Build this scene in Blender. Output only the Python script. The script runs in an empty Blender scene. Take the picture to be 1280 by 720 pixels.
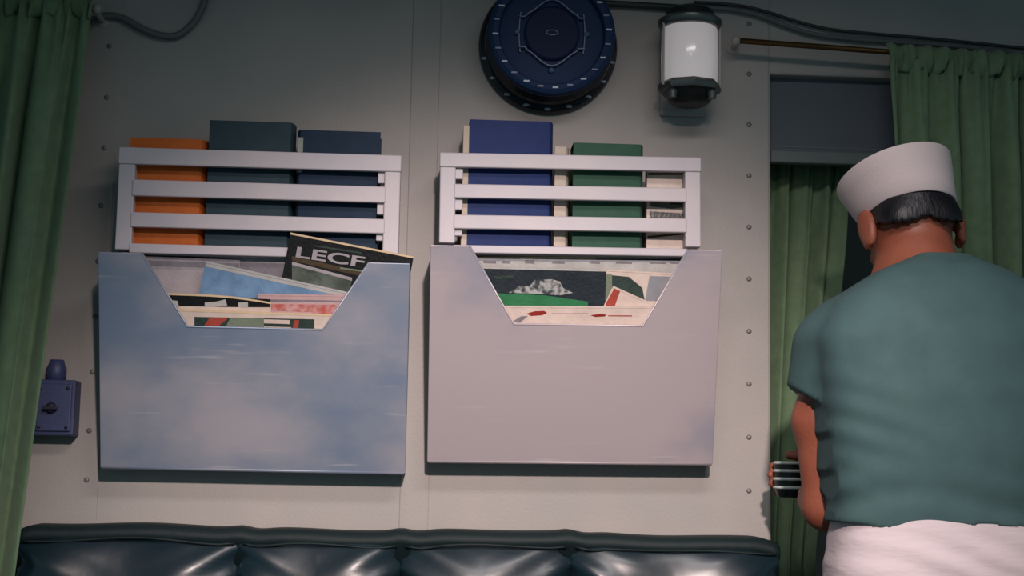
import bpy, bmesh, math, random
import numpy as np
from mathutils import Vector, Matrix, Euler, noise

random.seed(7)
sc = bpy.context.scene
C = sc.collection
PI = math.pi

# ------------------------------------------------------------------ camera
FPX, DIST, EYE = 1920.0, 3.0, 1.1
PITCH, YAW, ROLL = math.radians(7), math.radians(3), math.radians(1.1)
fw = Vector((math.sin(YAW)*math.cos(PITCH), math.cos(YAW)*math.cos(PITCH), math.sin(PITCH)))
rt0 = Vector((math.cos(YAW), -math.sin(YAW), 0)); up0 = rt0.cross(fw)
rt = rt0*math.cos(ROLL) + up0*math.sin(ROLL)
upv = up0*math.cos(ROLL) - rt0*math.sin(ROLL)
CAM = Vector((0, -DIST, EYE))
cd = bpy.data.cameras.new('camera'); cam = bpy.data.objects.new('camera', cd); C.objects.link(cam)
cd.sensor_width = 36; cd.lens = FPX/1280*36; cd.clip_start = .05
cam.matrix_world = Matrix(((rt.x, upv.x, -fw.x, CAM.x), (rt.y, upv.y, -fw.y, CAM.y), (rt.z, upv.z, -fw.z, CAM.z), (0, 0, 0, 1)))
sc.camera = cam

def ray(px, py):
    return fw + rt*((px-640)/FPX) - upv*((py-360)/FPX)
def W(px, py, y):
    """point where the pixel's ray meets the vertical plane Y=y (wall is Y=0)"""
    d = ray(px, py); return CAM + d*((y-CAM.y)/d.y)

# ------------------------------------------------------------------ world, lights, exposure
def srgb(r, g, b):
    f = lambda c: (c/12.92 if c <= .04045 else ((c+.055)/1.055)**2.4)
    return (f(r/255), f(g/255), f(b/255), 1)
wd = bpy.data.worlds.new('world'); sc.world = wd; wd.use_nodes = True
bg = wd.node_tree.nodes['Background']
bg.inputs[0].default_value = (.50, .84, .95, 1); bg.inputs[1].default_value = .21

def spot(name, loc, tgt, watt, size, blend, col, rad):
    l = bpy.data.lights.new(name, 'SPOT'); l.energy = watt; l.spot_size = math.radians(size); l.spot_blend = blend
    l.color = col; l.shadow_soft_size = rad
    o = bpy.data.objects.new(name, l); C.objects.link(o); o.location = loc
    o.rotation_euler = (Vector(tgt)-Vector(loc)).to_track_quat('-Z', 'Y').to_euler()
    return o
def area(name, loc, tgt, watt, sx, sy, col, spread=180):
    l = bpy.data.lights.new(name, 'AREA'); l.energy = watt; l.shape = 'RECTANGLE'; l.size = sx; l.size_y = sy
    l.color = col; l.spread = math.radians(spread)
    o = bpy.data.objects.new(name, l); C.objects.link(o); o.location = loc
    o.rotation_euler = (Vector(tgt)-Vector(loc)).to_track_quat('-Z', 'Y').to_euler()
    return o
spot('cabin_lamp_offscreen', (.24, -3.3, 2.34), (.14, 0, .755), 400, 38, .9, (1, .82, .78), .06)
area('ceiling_lamp_offscreen', (.36, -1.5, 2.33), (.30, -1.2, 0), 12, .9, .25, (1, .93, .93), 150)

vs = sc.view_settings
vs.view_transform = 'Standard'; vs.look = 'None'; vs.gamma = 1; vs.use_curve_mapping = False
vs.exposure = 0.0

# ------------------------------------------------------------------ materials
def mat(name, col, rough=.6, metal=0, col2=None, nscale=6, ndetail=4, nramp=(.35, .65), bump=0, bscale=60, coat=0,
        stretch=None, spec=.5, sheen=0, emit=0, bdist=.01, bdetail=3):
    m = bpy.data.materials.new(name); m.use_nodes = True
    nt = m.node_tree; b = nt.nodes['Principled BSDF']
    b.inputs['Base Color'].default_value = col; b.inputs['Roughness'].default_value = rough
    b.inputs['Metallic'].default_value = metal; b.inputs['Specular IOR Level'].default_value = spec
    b.inputs['Coat Weight'].default_value = coat; b.inputs['Coat Roughness'].default_value = .12
    if sheen: b.inputs['Sheen Weight'].default_value = sheen
    if emit:
        b.inputs['Emission Color'].default_value = col; b.inputs['Emission Strength'].default_value = emit
    tc = nt.nodes.new('ShaderNodeTexCoord'); mp = nt.nodes.new('ShaderNodeMapping')
    if stretch: mp.inputs['Scale'].default_value = stretch
    nt.links.new(tc.outputs['Object'], mp.inputs[0])
    if col2:
        n = nt.nodes.new('ShaderNodeTexNoise'); n.inputs['Scale'].default_value = nscale; n.inputs['Detail'].default_value = ndetail
        r = nt.nodes.new('ShaderNodeValToRGB'); r.color_ramp.elements[0].position = nramp[0]; r.color_ramp.elements[1].position = nramp[1]
        r.color_ramp.elements[0].color = col; r.color_ramp.elements[1].color = col2
        nt.links.new(mp.outputs[0], n.inputs[0]); nt.links.new(n.outputs[0], r.inputs[0]); nt.links.new(r.outputs[0], b.inputs['Base Color'])
    if bump:
        n2 = nt.nodes.new('ShaderNodeTexNoise'); n2.inputs['Scale'].default_value = bscale; n2.inputs['Detail'].default_value = bdetail
        bp = nt.nodes.new('ShaderNodeBump'); bp.inputs['Strength'].default_value = bump; bp.inputs['Distance'].default_value = bdist
        nt.links.new(mp.outputs[0], n2.inputs[0]); nt.links.new(n2.outputs[0], bp.inputs['Height']); nt.links.new(bp.outputs[0], b.inputs['Normal'])
    return m

M = {}
M['wall'] = mat('wall_paint', srgb(176, 170, 164), .55, col2=srgb(166, 162, 158), nscale=5, bump=.06, bscale=180)
M['trim'] = mat('trim_paint', srgb(174, 168, 162), .55, col2=srgb(166, 162, 158), nscale=5, bump=.06, bscale=180)
M['ceil'] = mat('ceiling_paint', srgb(120, 126, 128), .7, bump=.05, bscale=90)
M['floor'] = mat('floor_linoleum', srgb(70, 62, 56), .45, col2=srgb(60, 54, 50), nscale=9)
M['rivet'] = mat('rivet_metal', srgb(130, 124, 120), .5, .3, bump=.1)
M['rackwhite'] = mat('white_rack_paint', srgb(206, 197, 201), .45, col2=srgb(194, 190, 198), nscale=9, bump=.02, bscale=120)
def tin(name, c1, c2, nscale, lo, hi, gx, gz, seed):
    """sheet metal with broad stains and a few long scratches"""
    m = mat(name, c1, .42, .3, bump=.02, bscale=40)
    nt = m.node_tree; b = nt.nodes['Principled BSDF']; L = nt.links
    tc = nt.nodes['Texture Coordinate']; sep = nt.nodes.new('ShaderNodeSeparateXYZ'); L.new(tc.outputs['Object'], sep.inputs[0])
    mp = nt.nodes.new('ShaderNodeMapping'); mp.inputs['Location'].default_value = (seed, seed, 0); mp.inputs['Scale'].default_value = (1, 1, 1.5); L.new(tc.outputs['Object'], mp.inputs[0])
    n = nt.nodes.new('ShaderNodeTexNoise'); n.inputs['Scale'].default_value = nscale; n.inputs['Detail'].default_value = 5; L.new(mp.outputs[0], n.inputs[0])
    a1 = nt.nodes.new('ShaderNodeMath'); a1.operation = 'MULTIPLY_ADD'; a1.inputs[1].default_value = gx; L.new(sep.outputs['X'], a1.inputs[0]); L.new(n.outputs[0], a1.inputs[2])
    a2 = nt.nodes.new('ShaderNodeMath'); a2.operation = 'MULTIPLY_ADD'; a2.inputs[1].default_value = gz; L.new(sep.outputs['Z'], a2.inputs[0]); L.new(a1.outputs[0], a2.inputs[2])
    r = nt.nodes.new('ShaderNodeMapRange'); r.interpolation_type = 'SMOOTHSTEP'; r.inputs[1].default_value = lo; r.inputs[2].default_value = hi; L.new(a2.outputs[0], r.inputs[0])
    mx = nt.nodes.new('ShaderNodeMix'); mx.data_type = 'RGBA'; mx.inputs[6].default_value = c1; mx.inputs[7].default_value = c2; L.new(r.outputs[0], mx.inputs[0])
    m2 = nt.nodes.new('ShaderNodeMapping'); m2.inputs['Scale'].default_value = (3, 1, 40); m2.inputs['Rotation'].default_value = (0, .22, 0); L.new(tc.outputs['Object'], m2.inputs[0])
    n2 = nt.nodes.new('ShaderNodeTexNoise'); n2.inputs['Scale'].default_value = 2.2; n2.inputs['Detail'].default_value = 2; L.new(m2.outputs[0], n2.inputs[0])
    r2 = nt.nodes.new('ShaderNodeMapRange'); r2.inputs[1].default_value = .66; r2.inputs[2].default_value = .8; r2.inputs[4].default_value = .5; L.new(n2.outputs[0], r2.inputs[0])
    mx2 = nt.nodes.new('ShaderNodeMix'); mx2.data_type = 'RGBA'; mx2.inputs[7].default_value = srgb(214, 210, 214); L.new(mx.outputs[2], mx2.inputs[6]); L.new(r2.outputs[0], mx2.inputs[0])
    L.new(mx2.outputs[2], b.inputs['Base Color'])
    return m
M['tin_blue'] = tin('blue_tin', srgb(182, 180, 188), srgb(128, 146, 170), 3.4, .30, .64, 0, 0, 1.3)
M['tin_pink'] = tin('grey_tin', srgb(196, 184, 188), srgb(140, 150, 170), 3.0, .46, .78, 0, 0, 4.1)
M['leather'] = mat('teal_leather', srgb(18, 38, 47), .36, coat=.3, bump=.22, bscale=11, bdist=.006, bdetail=4)
M['leather'].node_tree.nodes['Principled BSDF'].inputs['Coat Roughness'].default_value = .26
M['leather_trim'] = mat('teal_leather_trim', srgb(20, 36, 38), .6, spec=.3, bump=.3, bscale=20, bdist=.005)
M['wood'] = mat('dark_wood', srgb(60, 44, 34), .5, col2=srgb(48, 34, 26), nscale=7, stretch=(1, 1, 8))
M['curtain'] = mat('green_curtain', srgb(114, 140, 106), .85, col2=srgb(104, 130, 97), nscale=40, bump=.12, bscale=300, sheen=.2)
M['brass'] = mat('brass', srgb(92, 68, 38), .45, .7, bump=.05)
M['cable'] = mat('cable_sheath', srgb(104, 108, 108), .5, bump=.06)
M['cable_dark'] = mat('dark_cable_sheath', srgb(52, 56, 58), .5, bump=.06)
M['shade_panel'] = mat('dark_shade', srgb(92, 100, 110), .6, bump=.05, bscale=200)
M['shade_rail'] = mat('shade_rail', srgb(108, 118, 118), .5, bump=.03)
M['switch_blue'] = mat('blue_switch_enamel', srgb(62, 70, 108), .5, bump=.05, bscale=120)
M['switch_dark'] = mat('switch_dark', srgb(34, 36, 54), .5, bump=.03)
M['gauge_case'] = mat('gauge_case', srgb(24, 28, 38), .4, .1, coat=.0, bump=.02)
M['gauge_blue'] = mat('gauge_blue', srgb(30, 52, 86), .55, .0, spec=.15, coat=.0, bump=.04, bscale=40)
M['gauge_dark'] = mat('gauge_dark_blue', srgb(18, 34, 68), .55, spec=.15, bump=.03)
M['gauge_mark'] = mat('gauge_marks', srgb(172, 190, 206), .4, bump=.02)
M['gauge_line'] = mat('gauge_lines', srgb(74, 96, 132), .4, bump=.02)
M['opal'] = mat('opal_glass', srgb(238, 228, 228), .18, coat=.6, emit=.22, bump=.01)
M['lamp_metal'] = mat('lamp_metal', srgb(96, 100, 100), .38, .6, bump=.05)
M['lamp_dark'] = mat('lamp_dark_metal', srgb(44, 48, 48), .42, .5, bump=.05)
M['skin'] = mat('skin', srgb(156, 90, 68), .5, col2=srgb(142, 78, 58), nscale=14, bump=.08, bscale=160)
M['hair'] = mat('black_hair', srgb(16, 17, 24), .45, bump=.15, bscale=220, stretch=(1, 1, .12))
M['shirt'] = mat('teal_cotton', srgb(66, 94, 95), .85, col2=srgb(61, 88, 90), nscale=20, bump=.14, bscale=34, bdist=.006)
M['trousers'] = mat('white_cotton', srgb(206, 192, 195), .8, bump=.3, bscale=9, bdist=.012, stretch=(1, 1, 4))
M['cap'] = mat('white_cap_cotton', srgb(226, 208, 208), .8, bump=.08, bscale=260)
M['shoe'] = mat('black_shoe', srgb(20, 20, 22), .3, bump=.04)
M['eye'] = mat('eye', srgb(230, 226, 220), .2, bump=.01)
M['cup_dark'] = mat('dark_cup', srgb(20, 24, 24), .35, bump=.03)
M['cup_ring'] = mat('pale_ring', srgb(206, 216, 212), .35, bump=.02)
M['paper'] = mat('paper', srgb(222, 208, 188), .7, col2=srgb(206, 192, 172), nscale=3, stretch=(1, 60, 1), bump=.1, bscale=90)
def col(name, r, g, b, rough=.5, d=10):
    if name not in M:
        M[name] = mat(name, srgb(r, g, b), rough, col2=srgb(max(r-d, 0), max(g-d, 0), max(b-d, 0)), nscale=30, bump=.08, bscale=160)
    return M[name]
col('orange_cloth', 204, 104, 30, .7); col('teal_cloth', 40, 66, 76, .75, 6); col('navy_cloth', 28, 52, 76, .75, 6)
col('blue_cloth', 20, 48, 108, .7, 6); col('green_cloth', 50, 92, 74, .75, 6); col('cream_cloth', 214, 200, 186, .7)
col('cream_cover', 226, 208, 196, .5, 14); col('black_cover', 22, 22, 24, .35, 4); col('pink_cover', 206, 172, 172, .5)
col('red_print', 176, 74, 60, .5); col('bluesky_print', 124, 160, 196, .5, 24); col('grey_print', 176, 170, 174, .5, 20)
col('mauve_print', 140, 134, 142, .5, 20); col('grey_green_print', 96, 106, 98, .5, 40); col('brown_print', 74, 58, 34, .5)
col('white_print', 196, 194, 190, .5, 18); col('green_print', 42, 124, 78, .5); col('photo_dark', 36, 46, 54, .4, 10)
col('dark_green_print', 46, 66, 60, .5, 12); col('crimson_print', 150, 34, 24, .5); col('edge_tan', 232, 206, 168, .6)
col('grey_pink_print', 188, 178, 182, .5); col('sage_print', 126, 138, 118, .5); col('pale_grey_print', 150, 152, 158, .5, 14)

M['ship_print'] = mat('ship_print', srgb(178, 180, 178), .5, col2=srgb(52, 60, 66), nscale=75, ndetail=3, nramp=(.42, .6), bump=.03)
M['faded_red_print'] = mat('faded_red_print', srgb(186, 92, 84), .5, col2=srgb(206, 160, 158), nscale=60, ndetail=3, nramp=(.4, .62), bump=.03)
# ------------------------------------------------------------------ mesh helpers
def tag(o, label=None, cat=None, group=None, kind=None):
    if label: o['label'] = label
    if cat: o['category'] = cat
    if group: o['group'] = group
    if kind: o['kind'] = kind
    return o
def empty(name, loc, label=None, cat=None, group=None, rot=(0, 0, 0)):
    o = bpy.data.objects.new(name, None); C.objects.link(o); o.location = loc; o.rotation_euler = rot; o.empty_display_size = .05
    return tag(o, label, cat, group)
def link_mesh(name, me, m, parent=None, smooth=False):
    o = bpy.data.objects.new(name, me); C.objects.link(o)
    for mm in (m if isinstance(m, (list, tuple)) else [m]): me.materials.append(mm)
    if smooth:
        for p in me.polygons: p.use_smooth = True
    if parent: o.parent = parent
    return o
def build(name, bm, m, parent=None, smooth=False, origin=None):
    bmesh.ops.recalc_face_normals(bm, faces=bm.faces)
    if origin is not None: bmesh.ops.translate(bm, verts=bm.verts, vec=-Vector(origin))
    me = bpy.data.meshes.new(name); bm.to_mesh(me); bm.free()
    o = link_mesh(name, me, m, parent, smooth)
    if origin is not None and not parent: o.location = origin
    return o
def smooth_by_angle(o, ang=40):
    me = o.data
    bm = bmesh.new(); bm.from_mesh(me)
    for f in bm.faces: f.smooth = True
    for e in bm.edges:
        if len(e.link_faces) == 2 and e.calc_face_angle(0) > math.radians(ang): e.smooth = False
    bm.to_mesh(me); bm.free(); return o
def box(bm, x0, x1, y0, y1, z0, z1, bev=0, seg=2):
    vs_ = [bm.verts.new((x, y, z)) for x in (x0, x1) for y in (y0, y1) for z in (z0, z1)]
    fs = [bm.faces.new([vs_[i] for i in q]) for q in ((0, 1, 3, 2), (4, 6, 7, 5), (0, 4, 5, 1), (2, 3, 7, 6), (0, 2, 6, 4), (1, 5, 7, 3))]
    if bev:
        es = list({e for f in fs for e in f.edges})
        bmesh.ops.bevel(bm, geom=es, offset=bev, segments=seg, profile=.5, affect='EDGES')
    return bm
def boxo(name, x0, x1, y0, y1, z0, z1, m, parent=None, bev=0, seg=2, origin=None):
    return build(name, box(bmesh.new(), x0, x1, y0, y1, z0, z1, bev, seg), m, parent, False, origin)
def prism(bm, pts, y0, y1):
    """polygon pts (x,z) extruded y0..y1"""
    a = [bm.verts.new((x, y0, z)) for x, z in pts]; b = [bm.verts.new((x, y1, z)) for x, z in pts]
    bm.faces.new(a); bm.faces.new(list(reversed(b)))
    n = len(pts)
    for i in range(n): bm.faces.new((a[i], b[i], b[(i+1) % n], a[(i+1) % n]))
    return bm
def lathe(bm, prof, axis='Z', n=48, c=(0, 0, 0), sx=1, sy=1):
    """prof: list of (r, h)"""
    rings = []
    for r, h in prof:
        ring = []
        for i in range(n):
            a = 2*PI*i/n; u, v = r*math.cos(a)*sx, r*math.sin(a)*sy
            p = (u, v, h) if axis == 'Z' else (u, h, v)
            ring.append(bm.verts.new((p[0]+c[0], p[1]+c[1], p[2]+c[2])))
        rings.append(ring)
    for a, b in zip(rings, rings[1:]):
        for i in range(n): bm.faces.new((a[i], a[(i+1) % n], b[(i+1) % n], b[i]))
    if prof[0][0] > 0: bm.faces.new(rings[0])
    if prof[-1][0] > 0: bm.faces.new(rings[-1])
    bmesh.ops.remove_doubles(bm, verts=bm.verts, dist=1e-6)
    return bm
def catmull(pts, n=8):
    P_ = [Vector(p) for p in pts]; P_ = [2*P_[0]-P_[1]]+P_+[2*P_[-1]-P_[-2]]; out = []
    for i in range(1, len(P_)-2):
        for k in range(n):
            t = k/n; a, b, c, d = P_[i-1:i+3]
            out.append(.5*((2*b)+(c-a)*t+(2*a-5*b+4*c-d)*t*t+(3*b-a-3*c+d)*t*t*t))
    out.append(P_[-2]); return out
def tube(bm, pts, r, n=10, closed=False):
    pts = [Vector(p) for p in pts]; rings = []; prev = None
    for i, p in enumerate(pts):
        if closed: t = pts[(i+1) % len(pts)]-pts[i-1]
        else: t = pts[min(i+1, len(pts)-1)]-pts[max(i-1, 0)]
        t.normalize()
        if prev is None:
            ref = Vector((0, 1, 0)) if abs(t.y) < .9 else Vector((1, 0, 0))
            prev = t.cross(ref).normalized()
        u = (prev - t*prev.dot(t)).normalized(); v = t.cross(u); prev = u
        rr = r[i] if isinstance(r, (list, tuple)) else r
        rings.append([bm.verts.new(p+(u*math.cos(2*PI*k/n)+v*math.sin(2*PI*k/n))*rr) for k in range(n)])
    pairs = list(zip(rings, rings[1:]))
    if closed: pairs.append((rings[-1], rings[0]))
    for a, b in pairs:
        for k in range(n): bm.faces.new((a[k], a[(k+1) % n], b[(k+1) % n], b[k]))
    if not closed: bm.faces.new(rings[0]); bm.faces.new(rings[-1])
    return bm

# ------------------------------------------------------------------ the setting
XJ = .673                                   # right jamb of the wall panel
XL = -.86                                  # left jamb
ZL = 1.918                                  # underside of the lintel
tag(boxo('floor', -3, 3.2, -3.6, 1.6, -.05, 0, M['floor']), kind='structure')
tag(boxo('ceiling', -3, 3.2, -3.6, 1.6, 2.4, 2.45, M['ceil']), kind='structure')
wall = tag(boxo('wall_back', XL, XJ, 0, .06, 0, 2.4, M['wall'], bev=.006), kind='structure')
boxo('lintel', XJ-.004, 1.50, .001, .06, ZL, 2.4, M['wall'], wall, bev=.005)
boxo('lintel', -1.50, XL+.004, .001, .06, ZL, 2.4, M['wall'], wall, bev=.005)
tag(boxo('wall_right', 1.50, 3.2, 0, .06, 0, 2.4, M['wall']), kind='structure')
tag(boxo('wall_left', -3, -1.50, 0, .06, 0, 2.4, M['wall']), kind='structure')
tag(boxo('wall_passage', -3, 3.2, 1.5, 1.56, 0, 2.4, M['wall']), kind='structure')

# riveted edge strips and the joint strip between the racks
def strip(name, x0, x1, z0, z1, xr, zs, th=.004):
    s = tag(boxo(name, x0, x1, -th, .0, z0, z1, M['trim'], bev=.0015), kind='structure') if th else wall
    if zs:
        bm = bmesh.new(); lathe(bm, [(0, -.0020), (.0026, -.0018), (.0046, -.0008), (.0052, .0)], 'Y', 14)
        r0 = build('rivet', bm, M['rivet'], s, True)
        for i, z in enumerate(zs):
            r = r0 if i == 0 else r0.copy()
            if i: C.objects.link(r); r.parent = s
            r.location = (xr, -th, z)
    return s
zs = [2.126-.1045*i for i in range(11)]
strip('', .600, XJ-.007, .9, 2.4, .629, zs, 0)
strip('trim_1', -.80, -.628, .9, 2.4, -.65, [1.93+.104, 1.93, 1.826, 1.725, 1.61, 1.50, 1.392, 1.285, 1.172, 1.078], .0016)
strip('trim_2', -.052, .004, .9, 2.4, 0, None, .0012)

# ------------------------------------------------------------------ settee
SX0, SX1 = -.748, .668
sofa = empty('settee', (0, -.3, 0), 'long dark teal leather settee standing against the wall under the magazine racks', 'settee')
def spart(name, bm, m, smooth=False): return build(name, bm, m, sofa, smooth, origin=(0, -.3, 0))
spart('base', box(bmesh.new(), SX0+.03, SX1-.03, -.53, -.02, .0, .12, .006), M['wood'])
spart('front_panel', box(bmesh.new(), SX0, SX1-.012, -.56, -.02, .12, .33, .02, 3), M['leather'])
for i in range(2):
    a = SX0+.004+i*(SX1-.012-SX0)/2; b = SX0-.004+(i+1)*(SX1-.012-SX0)/2
    bm = box(bmesh.new(), a, b, -.58, -.15, .33, .47, .035, 4)
    smooth_by_angle(spart('seat_cushion', bm, M['leather']))
# upper frame band
def sstep(t): t = max(0, min(1, t)); return t*t*(3-2*t)
seams = [SX0, -.345, -.045, .272, SX1]
def top_z(x):
    z = .997
    for s in seams[1:-1]: z += .004*math.exp(-((x-s)/.02)**2) - .003*math.exp(-((x-s-.03)/.03)**2)
    return z + .0025*math.sin(x*9)+.0015*math.sin(x*23+1)
bm = bmesh.new(); rows = []
nx = 120
for i in range(nx+1):
    x = SX0+(SX1-SX0)*i/nx; zt = top_z(x)
    if SX1-x < .05: zt -= .010*(1-(SX1-x)/.05)**2
    if x-SX0 < .03: zt -= .008*(1-(x-SX0)/.03)**2
    prof = [(-.004, .90), (-.004, zt-.010), (-.010, zt-.002), (-.025, zt), (-.075, zt-.001), (-.094, zt-.006), (-.099, zt-.016), (-.099, zt-.026), (-.092, zt-.031), (-.085, .90)]
    rows.append([bm.verts.new((x, y, z)) for y, z in prof])
for a, b in zip(rows, rows[1:]):
    for k in range(len(a)): bm.faces.new((a[k], a[(k+1) % len(a)], b[(k+1) % len(a)], b[k]))
bm.faces.new(rows[0]); bm.faces.new(rows[-1])
spart('back_top_band', bm, M['leather_trim'], True)
# four tufted back panels
for i in range(4):
    xa, xb = seams[i], seams[i+1]; w = xb-xa
    bm = bmesh.new(); NU, NV = 72, 60; g = []
    for a in range(NU+1):
        row = []
        for b in range(NV+1):
            u, v = a/NU, b/NV                    # v=0 top
            x = xa+w*u; z = .975-.53*v
            eu = min(u, 1-u)*w; ev = v*.53; eb = (1-v)*.53
            puff = .052*(1-math.exp(-eu/.03))*(1-math.exp(-(ev+.006)/.055))*(1-math.exp(-eb/.06))
            # gathers running from the tufted seams
            gl = math.exp(-eu/.055)*math.exp(-((ev-.045)/.05)**2)
            ph = (ev-.55*eu)*105+i*1.7+(0 if u < .5 else 1.1)
            puff += .0085*gl*math.sin(ph)
            puff += .006*math.sin(7*u*w/.3+i*2.1+5*v)*math.exp(-((ev-.07)/.06)**2)*(1-math.exp(-eu/.04))
            puff += .004*noise.noise(Vector((x*9, z*12, i*3.3)))
            sag = .010*math.exp(-ev/.03)*(math.exp(-eu/.02))
            row.append(bm.verts.new((x, -.088-puff, z-sag)))
        g.append(row)
    for a in range(NU):
        for b in range(NV): bm.faces.new((g[a][b], g[a+1][b], g[a+1][b+1], g[a][b+1]))
    # close the back
    bk = [bm.verts.new((x, -.02, z)) for x, z in ((xa, .975), (xb, .975), (xb, .445), (xa, .445))]
    bm.faces.new(bk)
    bm.faces.new([g[k][0] for k in range(NU+1)]+[bk[1], bk[0]]); bm.faces.new([g[k][NV] for k in range(NU+1)]+[bk[2], bk[3]])
    bm.faces.new([g[0][k] for k in range(NV+1)]+[bk[3], bk[0]]); bm.faces.new([g[NU][k] for k in range(NV+1)]+[bk[2], bk[1]])
    p = smooth_by_angle(spart('back_panel', bm, M['leather']), 70)
    # piping along the head of the panel
    pts = [(xa+.008+(w-.016)*t/30, -.098-.008*math.sin(PI*t/30)**.5, top_z(xa+w*t/30)-.0285-.003*math.cos(2*PI*t/30)) for t in range(31)]
    b2 = tube(bmesh.new(), pts, .0024, 6)
    pp = build('piping', b2, M['leather_trim'], p, True, origin=(0, -.3, 0)); pp.location = (0, 0, 0)

# ------------------------------------------------------------------ magazine racks
def make_rack(loc, tilt, wid, tin, label, post0, post1, rails, cut, cleat):
    """local frame: x from the rack's left edge, z from the foot of the pocket, wall at y=0"""
    root = empty('magazine_rack', loc, label, 'magazine rack', 'white slatted magazine racks on the wall', (0, tilt, 0))
    H = .395; d0, d1 = .065, .18
    yf = lambda z: -(d0+(d1-d0)*z/H)
    # front panel with the sloped cut
    c0, c1, c2, c3, ch, hl, hr = cut
    pts = [(0, 0), (wid, 0), (wid, hr), (c3, hr), (c2, ch), (c1, ch), (c0, hl), (0, hl)]
    bm = bmesh.new(); t = .005
    f = [bm.verts.new((x + (.004 if x == 0 and z > 0 else 0)*0, yf(z), z)) for x, z in pts]; k = [bm.verts.new((x, yf(z)+t, z)) for x, z in pts]
    bm.faces.new(f); bm.faces.new(list(reversed(k))); n = len(pts)
    for i in range(n): bm.faces.new((f[i], k[i], k[(i+1) % n], f[(i+1) % n]))
    fp = build('front_panel', bm, tin, root)
    bmm = fp.modifiers.new('bevel', 'BEVEL'); bmm.width = .0015; bmm.segments = 2
    # rolled lip along the cut and the foot
    lip = [(c0, hl), (c1, ch), (c2, ch), (c3, hr)]
    bl = tube(bmesh.new(), [(x, yf(z)+.0015, z) for x, z in lip], .0024, 8); build('rolled_lip', bl, tin, root, True)
    bl = tube(bmesh.new(), [(.002, yf(0)+.002, .001), (wid-.002, yf(0)+.002, .001)], .0034, 8); build('foot_lip', bl, tin, root, True)
    for x0 in (0, wid-.005):
        bm = bmesh.new(); hh = hl if x0 == 0 else hr
        a = [(yf(0)+t, 0), (0, 0), (0, hh), (yf(hh)+t, hh)]
        v0 = [bm.verts.new((x0+.0005, y, z)) for y, z in a]; v1 = [bm.verts.new((x0+.0045, y, z)) for y, z in a]
        bm.faces.new(v0); bm.faces.new(v1)
        for i in range(4): bm.faces.new((v0[i], v1[i], v1[(i+1) % 4], v0[(i+1) % 4]))
        build('side_panel', bm, tin, root)
    boxo('bottom_panel', .0045, wid-.0045, yf(0)+t, 0, .0, .005, tin, root)
    # the slatted book crate above
    ytop = -.127; zt = rails[0][0]+.001
    for a, b in (post0, post1):
        boxo('post', a, b, ytop-.006, ytop+.018, hl+.012, zt, M['rackwhite'], root, bev=.002)
    for j, (z1, z0) in enumerate(rails):
        xa = post0[0]-.001 if j == 0 else post0[1]-.003
        xb = post1[1]+.001 if j == 0 else post1[0]+.003
        boxo('rail', xa, xb, ytop-.009, ytop+.003, z0, z1, M['rackwhite'], root, bev=.002)
        if j < 3:
            s0, s1 = (post0[1]-.004, post0[1]+.014) if cleat == 'l' else (post1[0]-.013, post1[0]+.004)
            boxo('cleat', s0, s1, ytop+.002, ytop+.015, z0-.021 if j < 2 else z0-.012, z0+.008, M['rackwhite'], root, bev=.0015)
    for (a, b) in (post0, post1):
        boxo('side_panel', a+.002, a+.012 if a < wid/2 else b-.002, ytop+.022, 0, hl+.012, zt-.004, M['rackwhite'], root, bev=.001) if a < wid/2 else \
            boxo('side_panel', b-.012, b-.002, ytop+.022, 0, hl+.012, zt-.004, M['rackwhite'], root, bev=.001)
    boxo('shelf', post0[0]+.012, post1[1]-.012, ytop+.003, 0, rails[3][1]-.001, rails[3][1]+.002, M['rackwhite'], root)
    return root

zb = 1.102
LR = dict(loc=(-.612, 0, zb), tilt=0)
railsL = [(z1-zb, z0-zb) for z1, z0 in ((1.700, 1.668), (1.639, 1.608), (1.577, 1.549), (1.518, 1.500))]
rackL = make_rack((-.612, 0, zb), 0, .570, M['tin_blue'], 'white slatted book and magazine rack with blue-stained metal pocket, holding the orange book',
                  (.020, .050), (.517, .547), railsL, (.078, .162, .411, .495, .262, .392, .386), 'r')
zbR = 1.125
railsR = [(z1-zbR, z0-zbR) for z1, z0 in ((1.708, 1.680), (1.648, 1.621), (1.589, 1.562), (1.531, 1.516))]
rackR = make_rack((-.001, 0, zbR), -math.radians(.6), .546, M['tin_pink'], 'white slatted book and magazine rack with pale grey metal pocket, holding the bright blue book',
                  (.016, .046), (.484, .514), railsR, (.072, .158, .402, .482, .257, .398, .398), 'l')

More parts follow.
